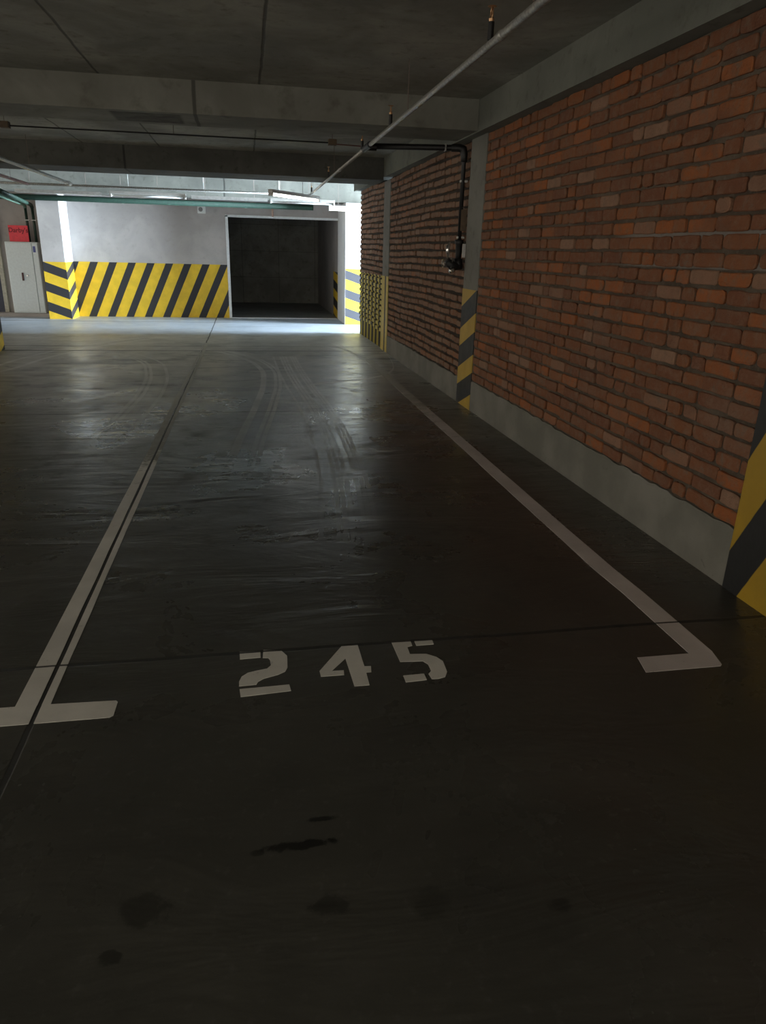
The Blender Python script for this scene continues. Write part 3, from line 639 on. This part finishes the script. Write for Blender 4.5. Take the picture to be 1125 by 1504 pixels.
# slab-mounted spotlight, wall box
sp = thing('ceiling_spotlight', (0.45, 12.9, 2.62), 'small dark spotlight on the pale ceiling above the askew lamp', 'spotlight')
obj('bracket', T([(0.55, 12.9, ZC), (0.55, 12.9, 2.66)], 0.012, 8), M_BLACKPIPE, sp)
obj('spot_body', T([(0.555, 12.93, 2.67), (0.55, 12.88, 2.64), (0.545, 12.80, 2.60)], [0.03, 0.045, 0.05], 14), M_BLACKPIPE, sp, smooth=True)
cb = thing('wall_speaker', (-0.90, 17.14, 2.28), 'small white box with round grey front on the wall', 'speaker')
obj('case', B(-0.985, -0.82, 17.08, 17.2, 2.19, 2.365, 0.006), M_CAMERAW, cb)
obj('round_front', lathe(bmesh.new(), ((0.045, 0), (0.045, -0.012), (0.035, -0.016)), (-0.915, 17.08, 2.265), 'Y'), M_CAMERAG, cb)
ps = thing('red_brown_stub', (0.62, 17.15, 2.3), 'short reddish conduit drop above the dark opening', 'conduit')
obj('pipe', T([(0.62, 17.14, 2.72), (0.62, 17.14, 2.17)], 0.022, 10), plain('reddish_conduit', (0.42, 0.27, 0.22), 0.6), ps)

# ------------------------------------------------------------------ electrical cabinet, its sign and pipes
cab = thing('electrical_cabinet', (-4.6, 17.1, 0.07), 'tall light grey electrical cabinet under a red sign', 'cabinet')
obj('body', B(-4.92, -4.28, 16.98, 17.28, 0.075, 1.51, 0.008), M_CAB, cab)
cd = obj('door', B(-4.905, -4.40, 16.958, 16.978, 0.10, 1.49, 0.005), M_CAB, cab)
obj('door_handle', B(-4.66, -4.625, 16.935, 16.958, 0.74, 0.90, 0.005), plain('dark_red_handle', (0.09, 0.03, 0.03), 0.5), cd, label='dark red handle')
obj('lock', lathe(bmesh.new(), ((0.018, 0), (0.018, -0.012), (0.010, -0.016)), (-4.545, 16.958, 0.84), 'Y'), M_CHROME, cd)
obj('side_panel', B(-4.385, -4.285, 16.958, 16.978, 0.10, 1.49, 0.005), M_CAB, cab)
obj('sticker', B(-4.375, -4.325, 16.955, 16.959, 1.31, 1.43), M_STICK, cab, label='small blue sticker')
obj('foot_gap', B(-4.80, -4.45, 16.99, 17.26, 0.0701, 0.076), M_CABD, cab)
sg = thing('warning_sign', (-4.65, 17.12, 1.515), 'red sign with dark lettering standing on the grey cabinet', 'sign')
obj('sign_board', B(-4.83, -4.45, 17.055, 17.075, 1.513, 1.83, 0.003), M_SIGN, sg)
cu = bpy.data.curves.new('lettering', 'FONT'); cu.body = "Darby's"; cu.size = 0.125; cu.extrude = 0.001; cu.offset = 0.0025; cu.align_x = 'CENTER'
cu.materials.append(M_SIGNTXT)
tmp = bpy.data.objects.new('lettering_curve', cu); lm = bpy.data.meshes.new_from_object(tmp); bpy.data.objects.remove(tmp)
lt = bpy.data.objects.new('lettering', lm); C.objects.link(lt); lt.parent = sg
lt.rotation_euler = (PI / 2, 0, 0); lt.location = (-4.64 + 4.65, 17.0535 - 17.12, 1.695 - 1.515)
for (xa, xb, mat, nm, lb) in ((-3.90, -4.47, M_PALEGREEN, 'green_riser_pipe', 'pale green pipe bending down to the left of the cabinet top'), (-3.72, -4.335, M_DKGREEN, 'green_riser_pipe', 'dark green pipe bending down to the right of the cabinet top')):
    t = thing(nm, (xb, 17.2, 1.52), lb, 'pipe')
    obj('overhead_run', T([(xa, 13.0, 2.245), (xb, 16.98, 2.245), (xb, 17.10, 2.235), (xb, 17.16, 2.19)], 0.036), mat, t, smooth=True)
    obj('drop', T([(xb, 17.16, 2.21), (xb, 17.16, 1.51)], 0.027), M_DKGREEN, t, label='dark green drop', smooth=True)
    obj('pipe_clamp', B(xb - 0.035, xb + 0.06, 17.12, 17.19, 1.93, 1.95, 0.003), M_GALV, t, label='bright steel clamp')
